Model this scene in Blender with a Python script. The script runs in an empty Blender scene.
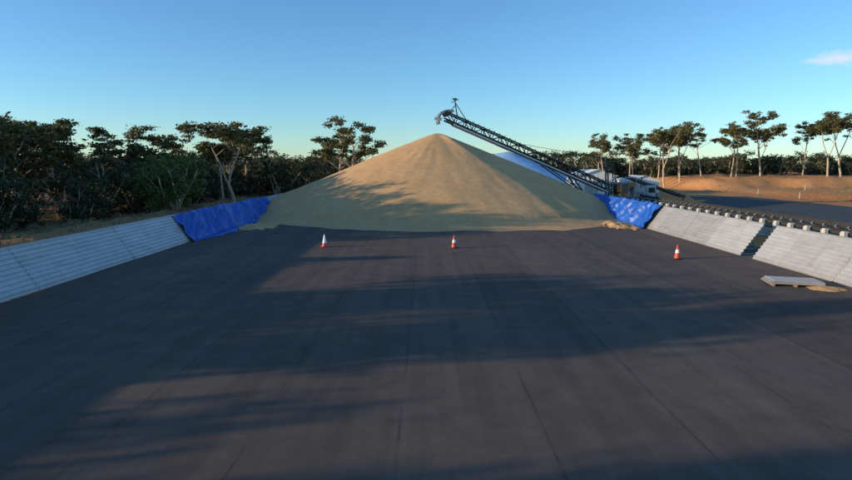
import bpy, math, random
import numpy as np
from mathutils import Vector, Matrix, noise as mn

SUN_EL=10.0; SUN_BEHIND=14.0
scene=bpy.context.scene
coll=scene.collection
scene.view_settings.view_transform='Standard'
scene.view_settings.look='None'
scene.view_settings.exposure=0

# ------------------------------------------------ materials
def new_mat(name):
    m=bpy.data.materials.new(name); m.use_nodes=True
    nt=m.node_tree; nt.nodes.clear()
    out=nt.nodes.new('ShaderNodeOutputMaterial')
    b=nt.nodes.new('ShaderNodeBsdfPrincipled')
    nt.links.new(b.outputs[0],out.inputs[0])
    return m,nt,b,out
def N(nt,t,**k):
    n=nt.nodes.new(t)
    for a,v in k.items(): setattr(n,a,v)
    return n
def L(nt,a,b): nt.links.new(a,b)
def ramp(nt,fac,stops,interp='LINEAR'):
    r=N(nt,'ShaderNodeValToRGB'); r.color_ramp.interpolation=interp
    e=r.color_ramp.elements
    while len(e)<len(stops): e.new(0.5)
    for i,(p,c) in enumerate(stops):
        e[i].position=p
        e[i].color=(c[0],c[1],c[2],1) if not isinstance(c,(int,float)) else (c,c,c,1)
    L(nt,fac,r.inputs[0]); return r
def noise(nt,vec,scale,detail=4,rough=.55,dist=0):
    n=N(nt,'ShaderNodeTexNoise'); n.inputs['Scale'].default_value=scale
    n.inputs['Detail'].default_value=detail; n.inputs['Roughness'].default_value=rough
    n.inputs['Distortion'].default_value=dist
    if vec is not None: L(nt,vec,n.inputs['Vector'])
    return n
def mapping(nt,vec,scale=(1,1,1),loc=(0,0,0)):
    m=N(nt,'ShaderNodeMapping'); m.inputs['Scale'].default_value=scale; m.inputs['Location'].default_value=loc
    L(nt,vec,m.inputs['Vector']); return m
def mix(nt,fac,a,b,blend='MIX'):
    m=N(nt,'ShaderNodeMix',data_type='RGBA',blend_type=blend)
    for i,v in ((0,fac),(6,a),(7,b)):
        if hasattr(v,'links'): L(nt,v,m.inputs[i])
        elif isinstance(v,(int,float)): m.inputs[i].default_value=v
        else: m.inputs[i].default_value=(v[0],v[1],v[2],1)
    return m.outputs[2]
def math_(nt,op,a,b=None,c=None):
    m=N(nt,'ShaderNodeMath',operation=op)
    for i,v in enumerate((a,b,c)):
        if v is None: continue
        if hasattr(v,'links'): L(nt,v,m.inputs[i])
        else: m.inputs[i].default_value=v
    return m.outputs[0]
def bump(nt,b,h,strength=.3,dist=.02):
    n=N(nt,'ShaderNodeBump'); n.inputs['Strength'].default_value=strength; n.inputs['Distance'].default_value=dist
    L(nt,h,n.inputs['Height']); L(nt,n.outputs[0],b.inputs['Normal'])
def coords(nt): return N(nt,'ShaderNodeTexCoord').outputs['Object']

def simple(name,col,rough=.6,metal=0,dirt=.25,scale=3.0,dirtcol=(.12,.09,.06)):
    m,nt,b,o=new_mat(name)
    n=noise(nt,coords(nt),scale,5,.65)
    r=ramp(nt,n.outputs[0],[(.35,0.0),(.7,dirt)])
    L(nt,mix(nt,r.outputs[0],col,dirtcol),b.inputs['Base Color'])
    b.inputs['Roughness'].default_value=rough; b.inputs['Metallic'].default_value=metal
    return m

def asphalt_mat(name,base,strips=True):
    m,nt,b,o=new_mat(name); co=coords(nt)
    big=noise(nt,co,.07,4,.6)
    c=ramp(nt,big.outputs[0],[(.3,tuple(v*.82 for v in base)),(.7,tuple(v*1.15 for v in base))]).outputs[0]
    st=noise(nt,mapping(nt,co,(1.1,.035,1)).outputs[0],1.3,4,.6)
    c=mix(nt,1,c,ramp(nt,st.outputs[0],[(.3,.82),(.7,1.16)]).outputs[0],'MULTIPLY')
    med=noise(nt,co,.9,6,.7)
    c=mix(nt,1,c,ramp(nt,med.outputs[0],[(.25,.8),(.75,1.18)]).outputs[0],'MULTIPLY')
    fine=noise(nt,co,38,3,.7)
    c=mix(nt,1,c,ramp(nt,fine.outputs[0],[(.25,.6),(.75,1.4)]).outputs[0],'MULTIPLY')
    if strips:
        sep=N(nt,'ShaderNodeSeparateXYZ'); L(nt,co,sep.inputs[0])
        wob=noise(nt,mapping(nt,co,(0,.25,0)).outputs[0],1.0,2)
        x=math_(nt,'ADD',sep.outputs[0],math_(nt,'MULTIPLY',math_(nt,'SUBTRACT',wob.outputs[0],.5),.12))
        u=math_(nt,'DIVIDE',math_(nt,'ADD',x,.6),3.3)
        fl=math_(nt,'FLOOR',u); fr=math_(nt,'FRACT',u)
        wn=N(nt,'ShaderNodeTexWhiteNoise',noise_dimensions='1D'); L(nt,fl,wn.inputs['W'])
        c=mix(nt,1,c,ramp(nt,wn.outputs[0],[(0,.91),(1,1.07)]).outputs[0],'MULTIPLY')
        edge=math_(nt,'ABSOLUTE',math_(nt,'SUBTRACT',fr,.5))
        line=ramp(nt,edge,[(.486,0),(.497,1)]).outputs[0]
        brk=noise(nt,mapping(nt,co,(.3,.25,1)).outputs[0],1.5,4,.7)
        line=math_(nt,'MULTIPLY',line,ramp(nt,brk.outputs[0],[(.4,.06),(.62,.65)]).outputs[0])
        c=mix(nt,line,c,(.035,.033,.031))
        tw=noise(nt,mapping(nt,co,(.05,.05,1)).outputs[0],1.0,2)
        tx=math_(nt,'ADD',sep.outputs[0],math_(nt,'MULTIPLY',tw.outputs[0],22.0))
        tf=math_(nt,'ABSOLUTE',math_(nt,'SUBTRACT',math_(nt,'FRACT',math_(nt,'DIVIDE',tx,2.1)),.5))
        tk=math_(nt,'MULTIPLY',ramp(nt,tf,[(.0,1),(.07,.8),(.11,0)]).outputs[0],ramp(nt,noise(nt,mapping(nt,co,(.09,.05,1)).outputs[0],1.4,3).outputs[0],[(.5,0),(.65,.28)]).outputs[0])
        c=mix(nt,tk,c,(.05,.045,.042))
    sp=noise(nt,co,.45,3,.5,.6)
    c=mix(nt,ramp(nt,sp.outputs[0],[(.62,0),(.72,.3)]).outputs[0],c,(.03,.03,.032))
    du=noise(nt,co,.16,5,.65)
    c=mix(nt,ramp(nt,du.outputs[0],[(.52,0),(.75,.25)]).outputs[0],c,(.26,.19,.12))
    L(nt,c,b.inputs['Base Color']); b.inputs['Roughness'].default_value=.92
    b.inputs['Specular IOR Level'].default_value=.2
    bump(nt,b,fine.outputs[0],.35,.01)
    return m
M_asph=asphalt_mat('asphalt',(.143,.105,.082))
M_asph2=asphalt_mat('asphalt_far',(.085,.080,.078),False)

def ground_mat():
    m,nt,b,o=new_mat('dry_earth'); co=coords(nt)
    n1=noise(nt,co,.035,5,.6); n2=noise(nt,co,.5,6,.7); n3=noise(nt,co,9,3,.7)
    c=ramp(nt,n1.outputs[0],[(.35,(.66,.26,.09)),(.52,(.70,.32,.125)),(.68,(.54,.27,.12))]).outputs[0]
    c=mix(nt,ramp(nt,n2.outputs[0],[(.52,0),(.68,.45)]).outputs[0],c,(.34,.19,.09))
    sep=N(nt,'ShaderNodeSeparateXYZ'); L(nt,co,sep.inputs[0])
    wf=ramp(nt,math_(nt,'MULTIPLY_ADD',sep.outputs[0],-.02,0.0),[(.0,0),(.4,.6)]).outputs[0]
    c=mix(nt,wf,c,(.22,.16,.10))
    c=mix(nt,1,c,ramp(nt,n3.outputs[0],[(.25,.7),(.75,1.25)]).outputs[0],'MULTIPLY')
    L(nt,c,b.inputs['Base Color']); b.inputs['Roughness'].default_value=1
    b.inputs['Specular IOR Level'].default_value=.05
    bump(nt,b,n2.outputs[0],.8,.15)
    return m
M_ground=ground_mat()

def grain_mat():
    m,nt,b,o=new_mat('grain'); co=coords(nt)
    n1=noise(nt,co,.25,4,.6); n2=noise(nt,co,16,4,.8); n3=noise(nt,co,1.6,6,.75)
    c=ramp(nt,n1.outputs[0],[(.3,(.76,.445,.20)),(.7,(.82,.50,.245))]).outputs[0]
    c=mix(nt,1,c,ramp(nt,n3.outputs[0],[(.3,.82),(.7,1.12)]).outputs[0],'MULTIPLY')
    c=mix(nt,1,c,ramp(nt,n2.outputs[0],[(.3,.58),(.7,1.26)]).outputs[0],'MULTIPLY')
    L(nt,c,b.inputs['Base Color']); b.inputs['Roughness'].default_value=.95
    b.inputs['Specular IOR Level'].default_value=.1
    bump(nt,b,n2.outputs[0],.8,.06)
    return m
M_grain=grain_mat()
def tarp_mat(name,col,bs=.3):
    m,nt,b,o=new_mat(name); co=coords(nt)
    n=noise(nt,co,.8,4,.6)
    c=ramp(nt,n.outputs[0],[(.3,tuple(v*.75 for v in col)),(.7,tuple(min(1,v*1.15) for v in col))]).outputs[0]
    L(nt,c,b.inputs['Base Color']); b.inputs['Roughness'].default_value=.45
    bump(nt,b,noise(nt,co,3,3,.6).outputs[0],bs,.05)
    return m
M_tarp=tarp_mat('blue_tarpaulin',(.022,.12,.50))
M_tarp2=tarp_mat('blue_tarpaulin_sunlit',(.34,.55,.80))  # paler blue: sunlight on the covered pile is put into the colour
def panel_mat():
    m,nt,b,o=new_mat('white_sheet_steel'); co=coords(nt)
    n=noise(nt,mapping(nt,co,(1,.35,2)).outputs[0],1.6,6,.7)
    c=ramp(nt,n.outputs[0],[(.3,(.60,.585,.58)),(.6,(.49,.475,.465)),(.78,(.32,.27,.22))]).outputs[0]
    sep=N(nt,'ShaderNodeSeparateXYZ'); L(nt,co,sep.inputs[0])
    g=ramp(nt,sep.outputs[2],[(.0,.6),(.12,.15),(.4,0)]).outputs[0]
    c=mix(nt,g,c,(.28,.21,.14))
    sk_=noise(nt,mapping(nt,co,(.2,3.0,.25)).outputs[0],1.5,4,.7)
    c=mix(nt,ramp(nt,sk_.outputs[0],[(.52,0),(.7,.35)]).outputs[0],c,(.30,.25,.20))
    oi=N(nt,'ShaderNodeObjectInfo')
    c=mix(nt,1,c,ramp(nt,oi.outputs['Random'],[(0,.80),(1,1.05)]).outputs[0],'MULTIPLY')
    L(nt,c,b.inputs['Base Color']); b.inputs['Roughness'].default_value=.42; b.inputs['Metallic'].default_value=.3
    return m
M_panel=panel_mat()
M_galv=simple('galvanised_steel',(.42,.43,.44),.5,.5)
M_dark=simple('dark_painted_steel',(.04,.04,.043),.6,.2)
M_rubber=simple('rubber',(.02,.02,.02),.8)
M_light=simple('pale_painted_steel',(.62,.62,.60),.5,0,.3)
M_white=simple('white_paint',(.80,.80,.78),.5,0,.15)
M_conc=simple('concrete',(.56,.54,.50),.85,0,.3)
M_red=simple('cone_red',(.62,.07,.035),.5,0,.12)
M_coneW=simple('cone_white',(.85,.85,.85),.4,0,.08)
M_orange=simple('orange_paint',(.55,.17,.03),.5)
M_glass=simple('dark_glass',(.03,.035,.04),.1,0,.0)
M_timber=simple('timber',(.3,.2,.12),.9)
def leaf_mat(name,c1,c2):
    m,nt,b,o=new_mat(name)
    g=N(nt,'ShaderNodeNewGeometry'); co=coords(nt)
    n=noise(nt,co,.55,3,.6)
    oi=N(nt,'ShaderNodeObjectInfo')
    f=math_(nt,'ADD',math_(nt,'MULTIPLY',g.outputs['Random Per Island'],.45),math_(nt,'MULTIPLY',n.outputs[0],.6))
    c=ramp(nt,f,[(.25,c1),(.8,c2)]).outputs[0]
    c=mix(nt,1,c,ramp(nt,oi.outputs['Random'],[(0,(.78,.85,.8)),(1,(1.2,1.12,1.05))]).outputs[0],'MULTIPLY')
    L(nt,c,b.inputs['Base Color']); b.inputs['Roughness'].default_value=.55
    b.inputs['Specular IOR Level'].default_value=.3
    tr=N(nt,'ShaderNodeBsdfTranslucent'); L(nt,c,tr.inputs[0])
    ms=N(nt,'ShaderNodeMixShader'); ms.inputs[0].default_value=.22
    L(nt,b.outputs[0],ms.inputs[1]); L(nt,tr.outputs[0],ms.inputs[2]); L(nt,ms.outputs[0],o.inputs[0])
    return m
M_leaf=leaf_mat('eucalypt_leaves',(.070,.076,.028),(.20,.18,.068))
M_leafd=leaf_mat('scrub_leaves',(.034,.042,.019),(.105,.105,.044))
M_leaf2=leaf_mat('bright_leaves',(.08,.12,.03),(.18,.21,.06))
M_bark=simple('pale_bark',(.56,.43,.31),.9,0,.4,1.2,(.24,.17,.12))
M_grass=leaf_mat('dry_grass',(.26,.19,.10),(.42,.32,.17))

# ------------------------------------------------ mesh builder
class MB:
    def __init__(s): s.v=[]; s.f=[]; s.m=[]
    def add(s,vs,fs,mi=0):
        o=len(s.v); s.v+= [tuple(v) for v in vs]; s.f+=[tuple(i+o for i in f) for f in fs]; s.m+=[mi]*len(fs)
    def box(s,c,size,mi=0,R=None):
        c=Vector(c); vs=[]
        for dx in(-.5,.5):
            for dy in(-.5,.5):
                for dz in(-.5,.5):
                    v=Vector((dx*size[0],dy*size[1],dz*size[2]))
                    if R is not None: v=R@v
                    vs.append(c+v)
        s.add(vs,[(0,1,3,2),(4,6,7,5),(0,4,5,1),(2,3,7,6),(0,2,6,4),(1,5,7,3)],mi)
    def beam(s,a,b,w,h=None,mi=0):
        h=h or w; a=Vector(a);b=Vector(b); d=(b-a); l=d.length
        if l<1e-5:return
        d.normalize(); up=Vector((0,0,1)) if abs(d.z)<.98 else Vector((0,1,0))
        x=d.cross(up).normalized(); z=x.cross(d).normalized()
        R=Matrix((x,d,z)).transposed()
        s.box((a+b)/2,(w,l,h),mi,R)
    def tube(s,pts,rad,n=8,mi=0,cap=True):
        pts=[Vector(p) for p in pts]; vs=[];fs=[]
        for i,p in enumerate(pts):
            d=(pts[min(i+1,len(pts)-1)]-pts[max(i-1,0)]).normalized()
            up=Vector((0,0,1)) if abs(d.z)<.9 else Vector((0,1,0))
            x=d.cross(up).normalized(); y=d.cross(x).normalized()
            for k in range(n):
                a=2*math.pi*k/n
                vs.append(p+(x*math.cos(a)+y*math.sin(a))*rad[i])
        for i in range(len(pts)-1):
            for k in range(n):
                k2=(k+1)%n
                fs.append((i*n+k,i*n+k2,(i+1)*n+k2,(i+1)*n+k))
        if cap:
            fs.append(tuple(range(n-1,-1,-1))); fs.append(tuple((len(pts)-1)*n+k for k in range(n)))
        s.add(vs,fs,mi)
    def frus(s,c,s0,s1,h,mi=0):
        x,y,z=c; vs=[]
        for (q,zz) in((s0,z),(s1,z+h)):
            vs+=[(x-q[0],y-q[1],zz),(x+q[0],y-q[1],zz),(x+q[0],y+q[1],zz),(x-q[0],y+q[1],zz)]
        s.add(vs,[(3,2,1,0),(0,1,5,4),(1,2,6,5),(2,3,7,6),(3,0,4,7),(4,5,6,7)],mi)
    def obj(s,name,mats,parent=None,smooth=False,bevel=0):
        me=bpy.data.meshes.new(name); me.from_pydata(s.v,[],s.f)
        if not isinstance(mats,(list,tuple)): mats=[mats]
        for m in mats: me.materials.append(m)
        me.polygons.foreach_set('material_index',s.m)
        if smooth: me.polygons.foreach_set('use_smooth',[True]*len(s.f))
        me.update()
        o=bpy.data.objects.new(name,me); coll.objects.link(o)
        if parent: o.parent=parent
        if bevel:
            b=o.modifiers.new('bevel','BEVEL'); b.width=bevel; b.segments=2; b.limit_method='ANGLE'
        return o
def empty(name,loc=(0,0,0)):
    e=bpy.data.objects.new(name,None); e.location=loc; coll.objects.link(e); return e
def grid_obj(name,X,Y,Z,mat,parent=None,smooth=True,facemask=None):
    ny,nx=X.shape
    V=np.stack([X,Y,Z],-1).reshape(-1,3)
    idx=np.arange(nx*ny).reshape(ny,nx)
    F=np.stack([idx[:-1,:-1],idx[:-1,1:],idx[1:,1:],idx[1:,:-1]],-1).reshape(-1,4)
    if facemask is not None: F=F[facemask.reshape(-1)]
    me=bpy.data.meshes.new(name); me.from_pydata(V.tolist(),[],F.tolist()); me.materials.append(mat)
    if smooth: me.polygons.foreach_set('use_smooth',[True]*len(F))
    me.update()
    o=bpy.data.objects.new(name,me); coll.objects.link(o)
    if parent:o.parent=parent
    return o
def fbm(X,Y,s,seed=0,oct=4,z=0.0):
    f=np.vectorize(lambda x,y: mn.fractal(Vector((x*s+seed*17.3,y*s-seed*9.1,z+seed)),1.0,2.0,oct))
    return f(X,Y)

# ------------------------------------------------ ground
def sm(a,b,x):
    t=np.clip((x-a)/(b-a),0,1); return t*t*(3-2*t)
def axis(lo,hi,step,far):
    a=list(np.arange(lo,hi+.01,step)); l=[];r=[]
    d=step;x=lo
    while x>-far: d*=1.35; x-=d; l.append(x)
    d=step;x=hi
    while x<far: d*=1.35; x+=d; r.append(x)
    return np.array(l[::-1]+a+r)
xs=axis(-80,190,1.5,2500); ys=axis(-40,230,1.5,3000)
GX,GY=np.meshgrid(xs,ys)
def ground_h(X,Y):
    n=fbm(X,Y,.06,1); n2=fbm(X,Y,.35,2,3)
    h=-.06+np.zeros_like(X)
    lb=np.exp(-((X+29-.6*n)/2.6)**2)*sm(-30,0,Y)*(1-sm(95,110,Y))
    h=h+lb*(1.0+.35*n2)
    out=sm(30,60,-X)+0*X
    h=h+out*(.3*n+.08*n2)
    edge=146+5*n-0.08*(X-70)
    rb=sm(edge-6,edge,Y)*sm(62,70,X)
    h=h+rb*(3.0+.5*n+.4*n2)
    rb2=sm(68,76,X-.0*Y+3*n)*(1-sm(108,122,X))*sm(95,105,Y)
    h=h+(rb2*.6)*(1-rb)*(1+.6*n2)
    return h
GZ=ground_h(GX,GY)
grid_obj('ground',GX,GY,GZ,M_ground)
def sheet(name,x0,x1,y0,y1,z,mat,jag=0):
    b=MB(); n=60; vs=[];fs=[]
    random.seed(5)
    for i in range(n+1):
        y=y0+(y1-y0)*i/n
        j=(random.random()-.5)*jag; k=(random.random()-.5)*jag
        vs+=[(x0+j,y,z),(x1+k,y,z)]
    for i in range(n): fs.append((2*i,2*i+1,2*i+3,2*i+2))
    b.add(vs,fs); return b.obj(name,mat)
sheet('asphalt_pad',-22.0,24.5,-60,135,0.0,M_asph,.3)
sheet('neighbouring_asphalt_pad',34,62,-60,112,0.0,M_asph2,.6)

# ------------------------------------------------ grain pile
px=np.arange(-19.9,22.3,.28); py=np.arange(48,132,.3)
PX,PY=np.meshgrid(px,py)
ax,ay,ah=1.5,79.5,10.55
def pile_h(X,Y):
    dx=X-ax; dy=np.where(Y>ay,np.maximum(0,Y-ay-26),Y-ay)
    r=np.sqrt(dx*dx+dy*dy); ang=np.arctan2(dx,-(np.minimum(Y,ay)-ay)+1e-6)
    n=fbm(X,Y,.12,3); n2=fbm(X,Y,.7,4,3)
    z=ah-.405*np.sqrt(r*r+.55**2)
    z=z+.5*np.exp(-((ang-.55)/.16)**2)*np.clip(r/2.5,0,1)*np.exp(-r/9)
    z=z+.10*np.exp(-((ang+.25)/.2)**2)*np.clip(r/5,0,1)*np.exp(-r/14)
    st=np.vectorize(lambda a,rr: mn.noise(Vector((a*14,rr*.12,3.3))))(ang,r)
    z=z+.05*st*np.clip(r/6,0,1)+.10*n+.025*n2
    z=np.where(z<.9, .9*np.exp((z-.9)/.75)-.13+.1*n, z)
    return z
PZ=pile_h(PX,PY)
mask=(PZ[:-1,:-1]>-.03)|(PZ[1:,1:]>-.03)
grid_obj('grain_pile',PX,PY,PZ,M_grain,facemask=mask)
def spill(name,cx,cy,rx,ry,h,seed):
    u=np.linspace(-1.3,1.3,46); U,V=np.meshgrid(u,u)
    X=cx+U*rx; Y=cy+V*ry
    Z=h*(1-(U*U+V*V))+h*.9*fbm(X,Y,.9,seed,4)
    m=(Z[:-1,:-1]>-.01)&(Z[1:,1:]>-.01)
    return grid_obj(name,X,Y,Z+.012,M_grain,facemask=m)
spill('grain_spill',19.2,57.5,1.6,4.0,.25,12)
spill('grain_spill',-16.4,56.5,1.8,3.4,.2,15)

# ------------------------------------------------ walls
def wall(name,side,xb,xt,zt,segs):
    e=empty(name,(0,0,0)); rnd=random.Random(7+side)
    i=0
    for (ya,yb) in segs:
        L_=4.6; y=ya
        while y<yb-.4:
            y2=min(y+L_,yb); i+=1
            b=MB(); ribs=10; prof=[]
            for k in range(ribs):
                t0=k/ribs
                prof+=[(t0,0),(t0+.55/ribs,0),(t0+.68/ribs,.06),(t0+.88/ribs,.06)]
            prof.append((1,0))
            off=rnd.uniform(0,.012)+.035*(i%2); tilt=rnd.uniform(-.012,.012)
            nx,nz=(-(zt)*side,abs(xt-xb)); ln=math.hypot(nx,nz); nx/=ln;nz/=ln
            vs=[];fs=[]
            for yy,tl in ((y-.12,-tilt),(y2+.12,tilt)):
                for (t,d) in prof:
                    vs.append((xb+(xt-xb)*t+nx*d+off*side+t*tl, yy, .02+zt*t+nz*d))
            n=len(prof)
            for k in range(n-1): fs.append((k,k+1,n+k+1,n+k))
            b.add(vs,fs)
            o=b.obj(f'panel_{i}',M_panel,e)
            s=o.modifiers.new('solid','SOLIDIFY'); s.thickness=.02; s.offset=-1 if side>0 else 1
            y=y2
        f=MB(); y=ya+.3
        while y<=yb:
            o_=side*.16
            f.beam((xb+o_,y,.0),(xt+o_,y,zt+.02),.07,.07)
            f.beam((xt+o_,y,zt-.03),(xt+side*1.1,y,.0),.07,.07)
            f.beam((xb+o_,y,.05),(xt+side*1.1,y,.05),.07,.07)
            y+=2.3
        f.beam((xt+side*.04,ya,zt+.05),(xt+side*.04,yb,zt+.05),.07,.06)
        f.obj(f'frame_{i}',M_galv,e)
    return e
wall('bunker_wall',-1,-18.6,-20.0,2.05,[(-14,46.2),(46.4,100)])
wall('bunker_wall',1,21.0,22.5,2.1,[(-12,36.6),(38.2,100)])

# ------------------------------------------------ tarpaulins
def tarp(name,side,xb,xt,zt,y0,y1,seed,reach=.9):
    nu,nv=260,60
    U,V=np.meshgrid(np.linspace(0,1,nu),np.linspace(0,1,nv))
    Y=y0+(y1-y0)*U
    n=fbm(Y,Y*0+V*1.0,.22,seed,3)
    q=Y*1.0+V*2.2+1.2*n
    fold=1-np.abs(fbm(q,V*.5,.38,seed+2,2))*2.6
    fold2=1-np.abs(fbm(Y-V*3.0,V*1.2,.8,seed+5,2))*2.6
    low=.6*np.abs(fbm(Y,Y*0,.2,seed+3,3))+.25*n
    t=np.clip((V-.18)/.62,0,1); tb=np.clip(V/.18,0,1); to=np.clip((V-.8)/.2,0,1)
    X=xb-side*(1-tb)*(reach*(.3+1.2*low)) + (xt-xb)*t + side*to*.8
    Z=zt*1.04*t+.03 - to*1.1
    env=(.3+.7*np.sin(np.pi*np.clip(V,0.02,.92)/.97))
    d=(.12+.42*np.clip(fold,-.2,1)**2+.18*np.clip(fold2,-.2,1))*env
    d=np.maximum(d,.1)
    X=X-side*d*.9; Z=Z+d*.5*(V>.02)+np.clip((V-.5)*2,0,1)*.35*n
    return grid_obj(name,X,Y+.2*n,np.maximum(Z,.02),M_tarp)
tarp('blue_tarpaulin',-1,-18.6,-20,2.0,45.2,71.5,21,1.8)
tarp('blue_tarpaulin',1,21.0,22.5,2.1,54.5,76,31,1.4)

u=np.arange(-27,27.1,.6); v=np.arange(0,110,1.2); U,V=np.meshgrid(u,v)
dy=np.where(V<26,26-V,0); r=np.sqrt(U*U+dy*dy)
Z=np.maximum(10.0-.38*np.sqrt(r*r+.4),0)+.08*fbm(U,V,.3,5)
o=grid_obj('covered_grain_pile',U+23.0,V+138,Z,M_tarp2)

# ------------------------------------------------ traffic cones
def cone(x,y,kind,rz):
    e=empty('traffic_cone',(x,y,0)); e.rotation_euler=(0,0,rz)
    b=MB(); b.box((0,0,.035),(.52,.52,.06)); b.obj('base',M_rubber if kind else M_red,e,bevel=.02)
    def seg(z0,z1,mi,nm,grow=0):
        rr=lambda z:.20-.165*(z-.06)/.86+grow
        c=MB(); c.tube([(0,0,z0),(0,0,z1)],[rr(z0),rr(z1)],20,0); c.obj(nm,mi,e,smooth=False)
    if kind==0:
        seg(.06,.30,M_red,'body_lower'); seg(.30,.76,M_coneW,'reflective_collar',.004); seg(.76,.92,M_coneW,'tip')
    else:
        seg(.06,.40,M_red,'body_lower'); seg(.40,.62,M_coneW,'reflective_collar',.004); seg(.62,.92,M_red,'tip')
cone(-7.5,42.2,0,.3); cone(2.05,41.7,1,.9); cone(16.2,36.7,1,.2)

# ------------------------------------------------ stack of spare sheets
e=empty('stacked_wall_panels',(18.5,28.6,0)); e.rotation_euler=(0,0,-.25)
b=MB()
for i in range(3): b.box((-1.0+i*1.0,0,.06),(.1,1.3,.11))
b.obj('timber_bearers',M_timber,e)
for k in range(3):
    b=MB(); b.box((.05*k,.03*k,.15+.055*k),(2.5-.1*k,1.25,.045)); 
    for j in range(5): b.box((.05*k,-.5+j*.25+.03*k,.15+.055*k+.03),(2.45-.1*k,.06,.014))
    o=b.obj(f'sheet_{k+1}',M_panel,e); o.rotation_euler=(0,.01*k,.03*k)
spill('grain_spill',19.6,27.6,.9,.6,.10,41)

# ------------------------------------------------ stacker conveyor
S=empty('grain_stacker_conveyor',(0,0,0))
A=Vector((28.2,86.0,2.2)); B=Vector((2.8,80.4,12.6))
d=(B-A); Ln=d.length; d.normalize()
side=d.cross(Vector((0,0,1))).normalized(); up=side.cross(d).normalized()
P=lambda s,w,h: A+d*s+side*w+up*h
b=MB()
for w in(-.65,.65):
    for h in(-.55,.5): b.beam(P(0,w,h),P(Ln,w,h),.18,.18)
    n=20
    for i in range(n):
        s0=Ln*i/n; s1=Ln*(i+1)/n
        b.beam(P(s0,w,-.5),P(s0,w,.5),.11)
        b.beam(P(s0,w,-.5 if i%2 else .5),P(s1,w,.5 if i%2 else -.5),.11)
for i in range(23): b.beam(P(Ln*i/22,-.65,-.5),P(Ln*i/22,.65,-.5),.07)
b.obj('boom_truss',M_dark,S)
b=MB(); b.beam(P(-.5,0,.62),P(Ln+.3,0,.62),1.0,.04); b.beam(P(-.5,0,-.3),P(Ln+.3,0,-.3),1.0,.03)
b.obj('belt',M_rubber,S)
b=MB(); b.beam(P(1.5,.80,-.70),P(Ln-1.2,.80,-.70),.13,.15); b.beam(P(1.5,-.80,-.70),P(Ln-1.2,-.80,-.70),.13,.15)
b.obj('side_pipe',M_white,S)
b=MB()
for i in range(34):
    s=Ln*(i+.5)/34; b.tube([P(s,-.62,.72),P(s,-.4,.6)],[.05,.05],6); b.tube([P(s,.62,.72),P(s,.4,.6)],[.05,.05],6)
    b.beam(P(s,.66,.5),P(s,.66,.78),.05); b.beam(P(s,-.66,.5),P(s,-.66,.78),.05)
b.obj('idlers',M_galv,S)
b=MB(); b.tube([P(Ln+.2,-.6,.3),P(Ln+.2,.6,.3)],[.38,.38],16); b.tube([P(-.4,-.6,.2),P(-.4,.6,.2)],[.35,.35],16)
b.obj('pulleys',M_dark,S,smooth=False)
b=MB(); pts=[]
for i in range(9):
    a=i/8; ang=a*2.2
    pts.append(P(Ln-.6+math.sin(ang)*1.7,0,.1+math.cos(ang)*1.0-.5*a)-Vector((0,0,.35*a*a)))
for i in range(8): b.beam(pts[i],pts[i+1],1.0,.12)
for w in(-.5,.5):
    for i in range(8): b.beam(pts[i]+side*w-up*.1,pts[i+1]+side*w-up*.1,.05,.3)
b.obj('discharge_hood',M_galv,S)
b=MB(); top=P(Ln-1.4,0,.6)
b.beam(top,top+Vector((-.35,0,2.3)),.14); b.beam(top+d*-1.5,top+Vector((-.3,0,1.9)),.09); b.beam(top+d*1.2,top+Vector((-.3,0,1.5)),.09)
b.box(top+Vector((-.35,0,2.35)),(.6,.35,.2)); b.beam(top+Vector((-.8,0,1.9)),top+Vector((.2,0,2.3)),.09)
b.obj('head_mast',M_dark,S)
mast=Vector((27.4,87.0,0))
b=MB()
for w in(-.8,.8):
    b.beam(mast+Vector((0,w,0)),mast+Vector((-.4,w*.5,7.0)),.18)
    b.beam(mast+Vector((1.4,w,0)),mast+Vector((.6,w*.5,6.0)),.15)
for z in np.arange(1,7,1.2):
    b.beam(mast+Vector((-.05*z,-.8+.05*z,z)),mast+Vector((-.05*z-.05,.8-.05*z,z+.6)),.08)
    b.beam(mast+Vector((-.05*z,.8-.05*z,z)),mast+Vector((-.05*z,-.8+.05*z,z)),.08)
    b.beam(mast+Vector((-.05*z,-.7,z)),mast+Vector((1.4-.13*z,-.7,min(z+.8,6))),.09)
b.obj('support_mast',M_dark,S)
b=MB()
b.tube([mast+Vector((-.4,0,7)),P(Ln*.60,0,.6)],[.03,.03],5); b.tube([mast+Vector((-.4,0,7)),mast+Vector((6,0,2.5))],[.03,.03],5)
b.obj('stay_cables',M_dark,S)
b=MB()
for w in(-1.6,1.6):
    b.beam(P(8,w*.4,-.5),Vector((24.0,86+w,.8)),.18); b.beam(P(14,w*.4,-.5),Vector((25,86+w,.8)),.14)
b.beam((22.5,84.2,.9),(34,84.2,.9),.25); b.beam((22.5,87.8,.9),(34,87.8,.9),.25)
for x in(24,29,33.8): b.beam((x,84.2,.9),(x,87.8,.9),.2)
b.obj('undercarriage',M_dark,S)
b=MB()
for x in(24,26.2,32.4,33.9):
    for y in(83.8,88.2): b.tube([(x,y-.2,.55),(x,y+.2,.55)],[.55,.55],20)
b.obj('wheels',M_rubber,S)
b=MB(); b.frus((29.3,86,1.9),(.6,.6),(1.5,1.5),1.6); b.obj('feed_hopper',M_galv,S)
b=MB(); b.box((31.2,85.2,1.95),(1.7,1.8,1.7)); b.obj('generator_housing',M_galv,S,bevel=.05)
b=MB()
for k in range(6): b.box((31.2,84.28,1.3+k*.16),(1.2,.03,.07))
b.obj('generator_louvres',M_dark,S)
b=MB(); b.tube([(31.8,85.4,2.8),(31.8,85.4,4.2)],[.09,.09],8); b.obj('exhaust',M_dark,S)
b=MB(); b.box((33.4,86.2,2.0),(1.3,1.5,2.0)); b.obj('control_cabin',M_light,S,bevel=.05)
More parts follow.
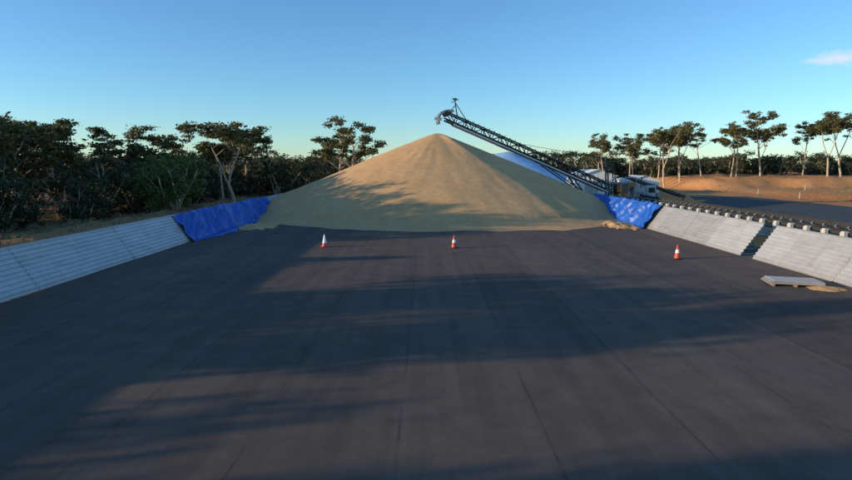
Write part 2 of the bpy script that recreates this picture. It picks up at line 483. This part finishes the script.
b=MB(); b.box((33.4,85.43,2.35),(.95,.03,.75)); b.obj('cabin_window',M_glass,S)
b=MB(); b.box((30.1,84.6,3.2),(1.0,.5,.7)); b.box((28.4,84.8,2.6),(.8,.6,1.0)); b.tube([(29.0,84.5,1.2),(29.0,84.5,2.0)],[.35,.35],12); b.obj('drive_motors',M_orange,S,bevel=.03)
b=MB()
for x in np.arange(27.2,34.1,1.13):
    b.beam((x,84.1,1),(x,84.1,3.4 if x<30.8 else 2.0),.06)
b.beam((27.2,84.1,4.2),(30.6,84.1,4.2),.08); b.beam((27.2,84.1,3.4),(30.6,84.1,3.4),.07); b.beam((27.2,84.1,3.4),(28.6,84.1,4.2),.06); b.beam((30.6,84.1,3.4),(28.9,84.1,4.2),.06)
b.beam((30.6,84.1,2.0),(34.1,84.1,2.0),.06); b.beam((30.6,84.1,1.5),(34.1,84.1,1.5),.05)
for x in(27.2,30.6): b.beam((x,84.1,3.4),(x,84.1,4.2),.07)
for z in np.arange(.3,3.4,.3): b.beam((26.3,84.1,z),(26.8,84.1,z),.04)
b.beam((26.3,84.1,.2),(26.3,84.1,3.9),.05); b.beam((26.8,84.1,.2),(26.8,84.1,3.9),.05)
b.obj('walkway_rails',M_galv,S)
F=empty('feed_conveyor',(0,0,0)); b=MB()
a0=Vector((41,92,1.0)); a1=Vector((29.6,86.4,4.3)); dd=(a1-a0).normalized(); ss=dd.cross(Vector((0,0,1))).normalized()
for w in(-.4,.4):
    b.beam(a0+ss*w,a1+ss*w,.1,.3)
    for i in range(10):
        q=a0+(a1-a0)*(i/10); b.beam(q+ss*w,q+ss*w+Vector((0,0,.35)),.06)
b.beam(a0+(a1-a0)*.5,Vector((36,89.2,0)),.15); b.beam(a0,a0-Vector((0,0,1.0)),.15)
b.obj('frame',M_dark,F); b=MB(); b.beam(a0+Vector((0,0,.2)),a1+Vector((0,0,.2)),.7,.05); b.obj('belt',M_rubber,F)
u=np.linspace(-1.2,1.2,50); U,V=np.meshgrid(u,u)
Z=2.3*np.exp(-(U*U+V*V)*3.2)+.35*fbm(U,V,2.2,8,4)-.25
grid_obj('soil_heap',41.5+U*6,98+V*5,Z,M_ground)

# ------------------------------------------------ ground conveyor along the right
G=empty('ground_conveyor',(0,0,0)); x0=29.8
b=MB()
for w in(-.5,.5): b.beam((x0+w,4,1.28),(x0+w,82,1.28),.08,.22)
y=4
while y<82:
    b.beam((x0-.5,y,0),(x0-.5,y,1.2),.08); b.beam((x0+.5,y,0),(x0+.5,y,1.2),.08); b.beam((x0-.5,y,.25),(x0+.5,y,1.1),.05); y+=4
b.obj('frame',M_dark,G)
b=MB(); b.beam((x0,4,1.5),(x0,82,1.5),1.0,.04); b.beam((x0,4,1.12),(x0,82,1.12),.8,.02)
b.beam((x0+.62,4,1.62),(x0+.62,82,1.62),.05,.5); b.obj('belt',M_rubber,G)
b=MB(); y=4.6; rnd=random.Random(3)
while y<82:
    b.frus((x0-.86,y,.0),(.30,.34),(.16,.24),.6); b.box((x0-.82,y,.98),(.26,.44,.75)); b.box((x0-.74,y,1.4),(.34,.34,.1))
    y+=1.95+rnd.uniform(-.08,.08)
b.obj('trestle_blocks',M_conc,G)
b=MB(); y=4.6
while y<82:
    b.tube([(x0-.5,y,1.62),(x0-.25,y,1.46)],[.05,.05],6); b.tube([(x0+.5,y,1.62),(x0+.25,y,1.46)],[.05,.05],6); b.tube([(x0-.25,y,1.45),(x0+.25,y,1.45)],[.04,.04],6); y+=1.3
b.obj('idlers',M_galv,G)

# ------------------------------------------------ sheds, guide posts
def shed(x,y,w,l,h,rise):
    H=empty('storage_shed',(x,y,0)); b=MB(); b.box((0,0,h/2),(w,l,h))
    a=w/2; c=l/2
    b.add([(-a,-c+.01,h),(a,-c+.01,h),(0,-c+.01,h+rise)],[(0,1,2)]); b.add([(-a,c-.01,h),(a,c-.01,h),(0,c-.01,h+rise)],[(0,2,1)]); b.obj('walls',M_white,H)
    b=MB(); a+=.4;c+=.3
    b.add([(-a,-c,h-.08),(-a,c,h-.08),(0,c,h+rise+.07),(0,-c,h+rise+.07),(a,-c,h-.08),(a,c,h-.08)],[(0,3,2,1),(3,4,5,2)])
    ro=b.obj('roof',M_white,H); s=ro.modifiers.new('s','SOLIDIFY'); s.thickness=.06
    b=MB(); b.box((-w*.17,-l/2-.03,1.3),(w*.36,.05,2.5)); b.box((w*.31,-l/2-.03,1.05),(.9,.05,2.05)); b.obj('doors',M_galv,H)
shed(35.2,124,7.5,11,3.9,1.2)
shed(47.5,130,6.5,8,2.8,.9)
def post(x,y):
    z=float(ground_h(np.array([[x]]),np.array([[y]]))[0,0])
    e=empty('guide_post',(x,y,z)); b=MB(); b.box((0,0,.55),(.12,.05,1.1)); b.add([(-.06,-.025,1.1),(.06,-.025,1.1),(.06,.025,1.2),(-.06,.025,1.2)],[(0,1,2,3)]); b.obj('post',M_white,e)
    b=MB(); b.box((0,-.03,.95),(.09,.01,.12)); b.obj('reflector',M_red,e)
for (x,y) in((66,75),(67,90),(68,105),(69,120),(80,122),(92,124)): post(x,y)

# ------------------------------------------------ trees
def leaf_quads(rng,cents,rads,per,size,flat=.6):
    allv=[]
    for c,r in zip(cents,rads):
        n=int(per*(r*r)) 
        dvec=rng.normal(size=(n,3)); dvec/=np.linalg.norm(dvec,axis=1)[:,None]
        rr=rng.random(n)**.5*(1+.25*(rng.random(n)<.12))
        ph=rng.random(3)*6
        lump=1+.3*np.sin(dvec[:,0]*4+ph[0])*np.cos(dvec[:,1]*5+ph[1])+.25*np.sin(dvec[:,2]*7+ph[2])
        p=np.array(c)+dvec*(rr*lump)[:,None]*r*np.array([1,1,flat])
        a=rng.normal(size=(n,3)); a[:,2]-=.5; a/=np.linalg.norm(a,axis=1)[:,None]
        bb=rng.normal(size=(n,3)); bb-=a*(bb*a).sum(1)[:,None]; bb/=np.linalg.norm(bb,axis=1)[:,None]
        s=size*(.6+.8*rng.random(n))[:,None]
        a=a*s; bb=bb*s*.45
        allv.append(np.stack([p-a,p+bb,p+a,p-bb],1).reshape(-1,3))
    return np.concatenate(allv)
def tree_mesh(name,seed,Ht,style,leafmat,size=.17,dens=150):
    rng=np.random.default_rng(seed); b=MB(); cents=[];rads=[]
    def limb(p,dirv,length,r,depth,wob=.12,taper=.5):
        pts=[p.copy()]; rad=[r]; q=p.copy(); dv=dirv.copy(); k=5
        for i in range(k):
            dv=dv+rng.normal(size=3)*wob; dv[2]+=.05; dv/=np.linalg.norm(dv)
            q=q+dv*length/k; pts.append(q.copy()); rad.append(r*(1-taper*(i+1)/k))
        b.tube([tuple(x) for x in pts],rad,7 if depth<2 else 4,0)
        return pts,dv,rad[-1]
    if style in('gum','tallgum'):
        tall=style=='tallgum'
        lean=rng.normal(size=2)*.05
        fork=rng.random()<.4
        stems=[]
        if fork:
            t0,dv,re=limb(np.array([0.,0,-.2]),np.array([lean[0],lean[1],1.]),Ht*(.32 if tall else .25),.010*Ht+.04,0,.05,.2)
            a=rng.random()*6.28
            for s_ in(0,math.pi):
                dr=np.array([math.cos(a+s_)*.26,math.sin(a+s_)*.26,1.]); dr/=np.linalg.norm(dr)
                stems.append(limb(t0[-1],dr,Ht*.40,re*.7,0,.06,.35))
        else:
            stems.append(limb(np.array([0.,0,-.2]),np.array([lean[0],lean[1],1.]),Ht*(.70 if tall else .60),(.0085 if tall else .0115)*Ht+.04,0,.05,.45))
        for trunk,dv,re in stems:
            nl=rng.integers(4,6) if fork else rng.integers(6,9)
            for i in range(nl):
                a=2*math.pi*(i+rng.random()*.7)/nl; st=trunk[rng.integers(4,6)] if rng.random()<.75 else trunk[3]
                el=(.7 if tall else .6)+rng.random()*.55
                dr=np.array([math.cos(a)*math.cos(el),math.sin(a)*math.cos(el),math.sin(el)])
                l=Ht*((.13 if tall else .18)+.15*rng.random())
                p1,d1,r1=limb(st,dr,l,re*.6,1,.10)
                for j in range(4 if tall else 5):
                    d2=d1+rng.normal(size=3)*.65; d2[2]=abs(d2[2])*.6+.1; d2/=np.linalg.norm(d2)
                    p2,_,_=limb(p1[rng.integers(3,6)],d2,Ht*(.05+.09*rng.random()),r1*.7,2)
                    cents.append(p2[-1]+np.array([0,0,.1])); rads.append(Ht*(.032+.036*rng.random()))
                    if rng.random()<.7: cents.append(p2[3]+rng.normal(size=3)*Ht*.03); rads.append(Ht*(.02+.022*rng.random()))
    else:
        nl=rng.integers(5,8)
        for i in range(nl):
            a=2*math.pi*(i+rng.random())/nl; el=1.0+rng.random()*.4
            dr=np.array([math.cos(a)*math.cos(el),math.sin(a)*math.cos(el),math.sin(el)])
            p1,d1,r1=limb(np.array([math.cos(a)*.2,math.sin(a)*.2,-.1]),dr,Ht*(.55+.2*rng.random()),.009*Ht+.025,1)
            for j in range(6):
                d2=d1+rng.normal(size=3)*.7; d2/=np.linalg.norm(d2)
                k=rng.integers(2,6)
                p2,_,_=limb(p1[k],d2,Ht*(.10+.12*rng.random()),r1*.7,2)
                cents.append(p2[-1]); rads.append(Ht*(.06+.06*rng.random()))
        if style=='bush':
            for i in range(16):
                a=rng.random()*6.28; rr=Ht*.34*rng.random()**.5
                cents.append(np.array([math.cos(a)*rr,math.sin(a)*rr,Ht*(.1+.35*rng.random())])); rads.append(Ht*.11)
    flat=.65 if 'gum' in style else .8
    lv=leaf_quads(rng,cents,rads,dens,size,flat)
    nv=len(b.v); V=b.v+[tuple(x) for x in lv.tolist()]
    nq=len(lv)//4
    F=b.f+[(nv+4*i,nv+4*i+1,nv+4*i+2,nv+4*i+3) for i in range(nq)]
    me=bpy.data.meshes.new(name); me.from_pydata(V,[],F)
    me.materials.append(M_bark); me.materials.append(leafmat)
    me.polygons.foreach_set('material_index',[0]*len(b.f)+[1]*nq)
    me.update()
    return me,lv[:,2].max()
GUM=[tree_mesh(f'gum_mesh_{i}',500+i,14,'gum',M_leaf,.19,190) for i in range(7)]
TAL=[tree_mesh(f'tall_gum_mesh_{i}',600+i,15,'tallgum',M_leaf,.2,175) for i in range(6)]
MAL=[tree_mesh(f'mallee_mesh_{i}',200+i,8,'mallee',M_leafd,.18,130) for i in range(4)]
BUS=[tree_mesh(f'bush_mesh_{i}',300+i,6,'bush',M_leafd,.17,125) for i in range(3)]
BRI=tree_mesh('bright_mesh',400,7,'bush',M_leaf2,.16,160)
def put(name,var,x,y,h,rz,parent=None,wide=1.0,z=None):
    me,zm=var; s=h/zm
    o=bpy.data.objects.new(name,me); coll.objects.link(o)
    if z is None: z=float(ground_h(np.array([[x]]),np.array([[y]]))[0,0])
    o.location=(x,y,z); o.scale=(s*wide,s*wide,s); o.rotation_euler=(0,0,rz)
    if parent: o.parent=parent
    return o
prom_left=[(-50,62,12.2,0,1.5),(-57,74,13.0,1,1.5),(-43,83,12.2,3,1.5),
           (-26.5,80,12.0,5,1.5),(-29.5,84,9.5,2,1.3),(-14.5,112,15.6,6,1.35),(-17.5,116,13.5,1,1.4),(-33,96,11,0,1.4),(-49,68,11.4,3,1.5),
           (-54,66,12.6,4,1.5),(-40,92,12.5,1,1.4),(-31,101,12,5,1.4),(-60,84,13.5,0,1.4),(-52,78,12.4,5,1.5),(-47,74,11.2,2,1.4)]
for i,(x,y,h,k,w) in enumerate(prom_left): put('eucalyptus_tree',GUM[k],x,y,h,i*1.7,None,w)
put('broadleaf_tree',BRI,-29.0,67,6.6,.4,None,1.15); put('broadleaf_tree',BRI,-31.5,70.5,7.2,2.1,None,1.1)
prom_right=[(45,152,14,0,1),(53,150,13,2,1),(61,148,17,3,1.1),(67,153,14,4,1),(76,160,14,5,1.1),(84,157,15,0,1),(90,156,17.5,1,1.15),
            (102,157,14,2,.95),(106,153,17,3,1.1),(113,158,18,4,1.1),(120,160,17,5,1.1),(57,160,15,1,1),(72,165,15,2,1),(97,168,15,3,1),(129,170,18,0,1),
            (49,158,15,5,1),(80,152,13.5,1,1),(64,160,16,0,1.1)]
for i,(x,y,h,k,w) in enumerate(prom_right): put('eucalyptus_tree',TAL[k],x,y,h,i*2.3+1,None,w*1.2)
W=empty('woodland'); rnd=random.Random(11); c=0
for i in range(165):
    y=rnd.uniform(20,190); x=-36-rnd.random()**1.3*80-(0 if y<150 else -25*rnd.random())
    if y>90 and rnd.random()<.6: x=-24-rnd.random()*50
    if y<60 and x>-44: x-=14
    v=rnd.choice(MAL+BUS+MAL); h=rnd.uniform(5.8,9.4)
    put(f'tree_{c}',v,x,y,h,rnd.uniform(0,6.3),W,rnd.uniform(1,1.35),0); c+=1
for i in range(26):
    y=48+i*2.6+rnd.uniform(-1,1); x=-36-max(0,(58-y))*.5+max(0,(y-70))*.16+rnd.uniform(-2,2)
    put(f'shrub_{c}',rnd.choice(BUS),x,y,rnd.uniform(3,5.2),rnd.uniform(0,6.3),W,1.2,0); c+=1
# trees to the left, outside the view, that throw the long shadows
shade=[(-44,-12,9.5,'m',2),(-43,-7,10.5,'m',3),(-46,-3.5,11.3,'m',1),(-42,-1,9.6,'g',0),(-45,9.0,13.5,'m',2),(-43,12.5,10.5,'m',1),(-47,14.5,11.0,'m',3),(-46,26.0,8.6,'g',4),
       (-46,41,10.8,'m',0),(-48,44,11.8,'m',3),(-44,47.5,11.2,'m',1),(-47,51,11.8,'m',2),(-44,55,11.2,'m',0),(-48,58.5,11.8,'m',3)]
for i,(x,y,h,t,k) in enumerate(shade):
    put('eucalyptus_tree',(GUM if t=='g' else MAL)[k],x,y,h,i*1.3,None,1.3 if t=='g' else .9)
for i in range(12):
    put(f'shrub_{c}',rnd.choice(MAL+BUS),-47+rnd.uniform(-3,2),40+i*1.5,rnd.uniform(9.5,10.6),rnd.uniform(0,6),W,1.0,0); c+=1
D=empty('distant_tree_line')
for i in range(120):
    a=math.radians(rnd.uniform(-48,50)); R=rnd.uniform(200,330)
    if -8<math.degrees(a)<6 and rnd.random()<.5: continue
    x=R*math.sin(a); y=R*math.cos(a)
    put(f'tree_{i}',rnd.choice(MAL),x,y,rnd.uniform(8,12),rnd.uniform(0,6.3),D,1.5,0)
for i in range(56):
    x=rnd.uniform(44,150); y=172+rnd.uniform(0,25)
    put(f'understorey_{i}',rnd.choice(MAL+BUS),x,y,rnd.uniform(5.5,8.5),rnd.uniform(0,6.3),D,1.3,1.0)
rng=np.random.default_rng(9)
def tufts(name,n,xr,yr):
    X=rng.uniform(xr[0],xr[1],n); Y=rng.uniform(yr[0],yr[1],n); Z=ground_h(X[None,:],Y[None,:])[0]
    vs=[]
    for k in range(7):
        a=rng.random(n)*6.28; h=.15+.3*rng.random(n); dx=np.cos(a)*.12; dy=np.sin(a)*.12; lx=rng.normal(size=n)*.14; ly=rng.normal(size=n)*.14
        vs.append(np.stack([np.stack([X-dx*.3,Y-dy*.3,Z],1),np.stack([X+dx*.3,Y+dy*.3,Z],1),np.stack([X+lx+dx,Y+ly+dy,Z+h],1)],1).reshape(-1,3))
    V=np.concatenate(vs); nf=len(V)//3
    me=bpy.data.meshes.new(name); me.from_pydata(V.tolist(),[],[(3*i,3*i+1,3*i+2) for i in range(nf)]); me.materials.append(M_grass)
    o=bpy.data.objects.new(name,me); coll.objects.link(o)
tufts('dry_grass',5000,(-60,-23.5),(15,110))
tufts('dry_grass',700,(66,130),(95,140))

# ------------------------------------------------ light, sky
w=bpy.data.worlds.new('World'); scene.world=w; w.use_nodes=True; nt=w.node_tree
bg=nt.nodes['Background']
sky=N(nt,'ShaderNodeTexSky',sky_type='NISHITA'); sky.sun_disc=False
sky.sun_elevation=math.radians(SUN_EL); sky.sun_rotation=math.radians(270-SUN_BEHIND)
sky.air_density=1.0; sky.dust_density=0.05; sky.ozone_density=3.6; sky.altitude=200
tc=N(nt,'ShaderNodeTexCoord').outputs['Generated']
cd=Vector(((843-426)/576,.9917+.318*.1288,-.1288+.318*.9917)).normalized()
vm=N(nt,'ShaderNodeVectorMath',operation='SUBTRACT'); L(nt,tc,vm.inputs[0]); vm.inputs[1].default_value=cd
mp=mapping(nt,vm.outputs[0],(20,20,75))
ln=N(nt,'ShaderNodeVectorMath',operation='LENGTH'); L(nt,mp.outputs[0],ln.inputs[0])
cn=noise(nt,mapping(nt,tc,(14,14,34)).outputs[0],2.2,6,.6)
val=math_(nt,'ADD',math_(nt,'SUBTRACT',1.0,ln.outputs['Value']),math_(nt,'MULTIPLY',math_(nt,'SUBTRACT',cn.outputs[0],.5),2.2))
cf=ramp(nt,val,[(.15,0),(.9,.7)]).outputs[0]
sk=mix(nt,1,sky.outputs[0],(1.20,1.46,1.60),'MULTIPLY')
L(nt,mix(nt,cf,sk,(6.0,5.9,5.8)),bg.inputs[0])
bg.inputs[1].default_value=.145
sd=bpy.data.lights.new('sun','SUN'); sd.energy=5.0; sd.angle=math.radians(.5); sd.color=(1,.81,.55)
so=bpy.data.objects.new('sun',sd); coll.objects.link(so)
el=math.radians(SUN_EL); az=math.radians(SUN_BEHIND)
to_sun=Vector((-math.cos(az)*math.cos(el),-math.sin(az)*math.cos(el),math.sin(el)))
so.rotation_euler=to_sun.to_track_quat('Z','Y').to_euler(); so.location=to_sun*100

cam=bpy.data.cameras.new('camera'); co_=bpy.data.objects.new('camera',cam); coll.objects.link(co_)
cam.sensor_width=36; cam.lens=24.34; cam.clip_end=6000; cam.clip_start=.1
co_.location=(0,0,6); co_.rotation_euler=(math.radians(82.6),0,0)
scene.camera=co_
